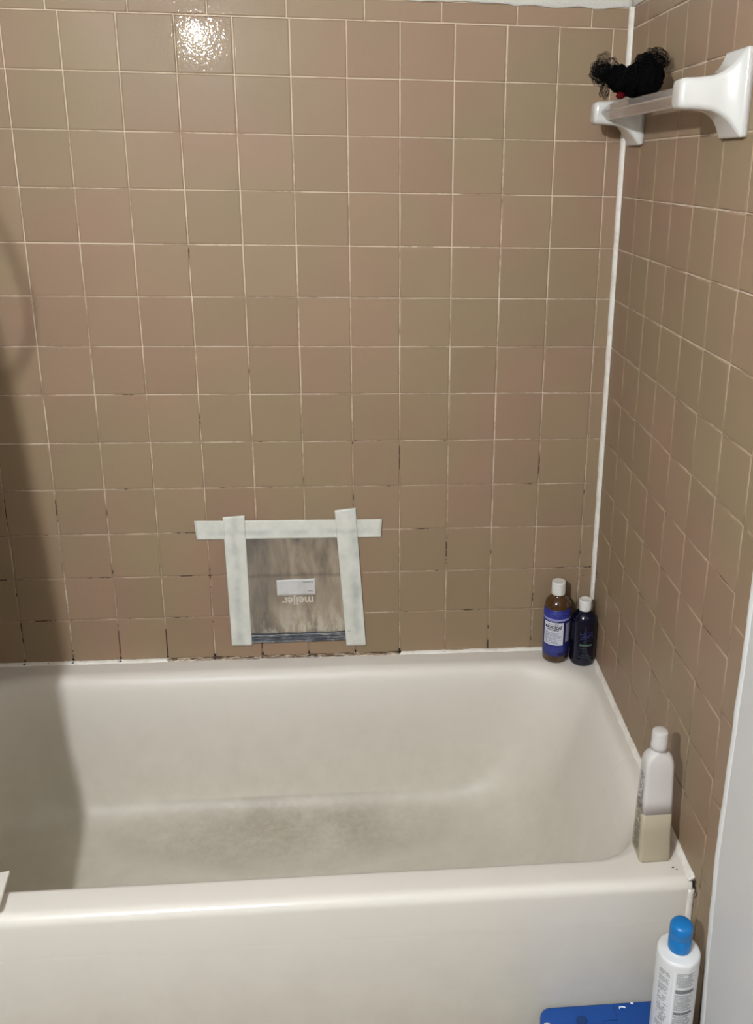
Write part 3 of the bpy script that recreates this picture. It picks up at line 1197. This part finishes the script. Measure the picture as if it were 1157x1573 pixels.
for v in bm.verts:
    k = 1 + .3 * noise.noise(v.co * 2)
    v.co = Vector((.0425 + v.co.x * .0028 * k, .0965 + v.co.y * .0022 * k, .0016 + v.co.z * .0014))
o = obj('paint_chip', bm, M_chip)
o.location = (-0.134, -0.862, ZS)
tag(o, 'small rounded white chip on the far edge of the blue stool', 'paint chip')

bd = thing('conditioner_bottle', 'tall white bottle with a blue cap and grey print standing on the blue stool', 'bottle',
           (-0.0565, -0.852, ZS + 0.0004))
rD = 0.0335
HB = 0.207
M_wb = mat('white_bottle', lin((222, 221, 217)), 0.3)
bm = bmesh.new()
lathe(bm, [(rD * .85, 0), (rD * .96, .001), (rD, .004), (rD, .10), (rD, HB - .004), (rD * .993, HB - .0012), (rD * .97, HB + .0010),
           (rD * .93, HB + .0024), (rD * .86, HB + .0034), (rD * .7, HB + .0045), (.0175, HB + .0052), (.0165, HB + .008), (.0165, HB + .014)], 64)
obj('body', bm, M_wb, bd)
bm = bmesh.new()
lathe(bm, [(.0165, HB + .0060), (.0178, HB + .0065), (.0180, HB + .008), (.0180, HB + .030), (.0176, HB + .0305), (.0176, HB + .0315),
           (.0180, HB + .032), (.0179, HB + .044), (.0172, HB + .049), (.0150, HB + .0525), (.011, HB + .0545), (.005, HB + .0553)], 48)
obj('cap', bm, mat('blue_cap', lin((10, 112, 178)), 0.35), bd, label='bright blue flip cap')
r3 = rD + .0004
rg = random.Random(31)
M_gp = mat('grey_text', lin((150, 150, 150)), 0.6)
M_gd = mat('dark_grey_text', lin((108, 108, 112)), 0.6)
th = R(2)
bm = bmesh.new()
zl = [HB - .014 - .0021 * i for i in range(88)]
skip = lambda zz: any(a < HB - zz < b for a, b in ((.041, .0445), (.053, .056), (.086, .089), (.122, .126)))
fine_bars(bm, [zz for zz in zl if not skip(zz) and zz > .012], -.0135, .018, rg, .0012, .0005, .0012, .004, .95)
wrap(bm, r3, th, 0, 'xz')
obj('fine_print', bm, M_gp, bd, False, kind='stuff')
bm = bmesh.new()
fine_bars(bm, [HB - .0465 - .0024 * i for i in range(3)] + [HB - .091 - .0022 * i for i in range(2)], -.0135, .018, rg, .0017, .0004, .0012, .004, 1, False)
wrap(bm, r3 + .0002, th, 0, 'xz')
obj('fine_print', bm, M_gd, bd, False, kind='stuff')
bm = bmesh.new()
arc_panel(bm, r3, th - R(31), th - R(26), .01, HB - .012, 3)
obj('label_stripe', bm, mat('bright_seam', lin((236, 236, 236)), 0.4), bd)
bm = bmesh.new()
fine_bars(bm, [HB - .02 - .0030 * i for i in range(58) if rg.random() < 0.8], -.022, -.002, rg, .0014, .001, .001, .005, .8)
wrap(bm, r3, th - R(36), 0, 'xz')
obj('fine_print', bm, M_gd, bd, False, kind='stuff')

# ------------------------------------------------------------------ board on the rim, curtain, rod, lamp
bm = bmesh.new()
box(bm, -.16, 0, -.080, 0, 0, .006, .001, 2)
o = obj('flat_board', bm, paint_material('board_paint', (222, 214, 202), 0.5), None, False)
o.location = (-1.1275, -0.672, 0.0115)
o.rotation_euler = (0, 0, R(9))
bd_ = o
tag(o, 'thin off-white board across the tub rim, only its corner showing at the left edge', 'board')
for xx in (-.12, -.04):
    obj('foot_rail', box(bmesh.new(), xx - .006, xx + .006, -.074, -.050, -.0112, 0), bd_.data.materials[0], bd_, False)
rod = thing('curtain_rod', 'chrome shower curtain rod spanning between the side walls above the tub front', 'curtain rod',
            (XL / 2, -0.775, 1.925))
M_chr = mat('chrome', (0.8, 0.8, 0.8), 0.12, Metallic=1.0)
bm = bmesh.new()
tube(bm, [(XL / 2 + .004, 0, 0), (-XL / 2 - .004, 0, 0)], .0125, 20)
obj('pole', bm, M_chr, rod)
for s_ in (-1, 1):
    bm = bmesh.new()
    tube(bm, [(s_ * (-XL / 2 - .0045), 0, 0), (s_ * (-XL / 2 - .02), 0, 0)], [.03, .022], 24)
    obj('end_flange', bm, M_chr, rod)

EC = [(1.885, -1.335), (1.30, -1.318), (1.065, -1.281), (.98, -1.270), (.847, -1.262), (.739, -1.253), (.558, -1.243), (.40, -1.232),
      (.284, -1.214), (.196, -1.197), (.123, -1.182), (.03, -1.158)]


def edge_c(z):
    for (za, xa), (zb, xb) in zip(EC, EC[1:]):
        if zb <= z <= za:
            return xa + (xb - xa) * (za - z) / (za - zb)
    return EC[-1][1]


cur = thing('shower_curtain', 'off-white shower curtain bunched at the left end of the rod', 'curtain', (-1.42, -0.775, 1.885))
bm = bmesh.new()
g = []
nu, nv = 90, 60
for j in range(nv + 1):
    z = 1.885 + (0.03 - 1.885) * j / nv
    xr = edge_c(z)
    row = []
    for i in range(nu + 1):
        u = i / nu
        x = -1.50 + (xr + 1.50) * u
        y = -0.758 + 0.015 * math.sin(u * 2 * math.pi * 6.0 + 0.6 * math.sin(z * 2))
        row.append(bm.verts.new((x + 1.42, y + .775, z - 1.885)))
    g.append(row)
for j in range(nv):
    for i in range(nu):
        bm.faces.new((g[j][i], g[j + 1][i], g[j + 1][i + 1], g[j][i + 1]))
r = bmesh.ops.extrude_face_region(bm, geom=list(bm.faces))
for v in [e for e in r['geom'] if isinstance(e, bmesh.types.BMVert)]:
    v.co.y -= .0006
M_cur = mat('curtain_cloth', lin((222, 214, 200)), 0.8)
obj('cloth', bm, M_cur, cur)
for k in range(7):
    bm = bmesh.new()
    x = -1.49 + .024 * k
    tube(bm, [(x + 1.42, .017, -.012), (x + 1.42, .016, .004), (x + 1.42, .006, .014), (x + 1.42, 0, .0255)], .0015, 6)
    obj('hook', bm, M_chr, cur)
bm = bmesh.new()
ctrl = [(-1.325, 1.36), (-1.300, 1.30), (-1.276, 1.25), (-1.256, 1.20), (-1.243, 1.155), (-1.237, 1.12), (-1.238, 1.085), (-1.250, 1.05),
        (-1.270, 1.02), (-1.292, .998)]
tube(bm, [(x + 1.42, -.76 + .775, z - 1.885) for x, z in ctrl], .0042, 8)
obj('shadow_cord', bm, M_cur, cur)  # unseen cord, added to cast the looped shadow on the back wall

lamp = thing('wall_lamp', 'frosted globe wall lamp on the wall behind the camera', 'lamp', (LAMP[0], YF, LAMP[2]))
bm = bmesh.new()
tube(bm, [(0, 0.0, 0), (0, .012, 0)], [.055, .05], 32)
obj('back_plate', bm, M_chr, lamp)
bm = bmesh.new()
tube(bm, [(0, .01, 0), (0, .075, 0)], .012, 16)
obj('arm', bm, M_chr, lamp)
M_em = bpy.data.materials.new('lamp_globe')
M_em.use_nodes = True
nt = M_em.node_tree
nt.nodes.remove(nt.nodes['Principled BSDF'])
em = nt.nodes.new('ShaderNodeEmission')
em.inputs[0].default_value = LAMP_COLOR + (1,)
em.inputs[1].default_value = LAMP_STRENGTH
nt.links.new(em.outputs[0], nt.nodes['Material Output'].inputs[0])
bm = bmesh.new()
bmesh.ops.create_uvsphere(bm, u_segments=32, v_segments=20, radius=.034)
g = obj('globe', bm, M_em, lamp)
g.location = (0, .13, 0)
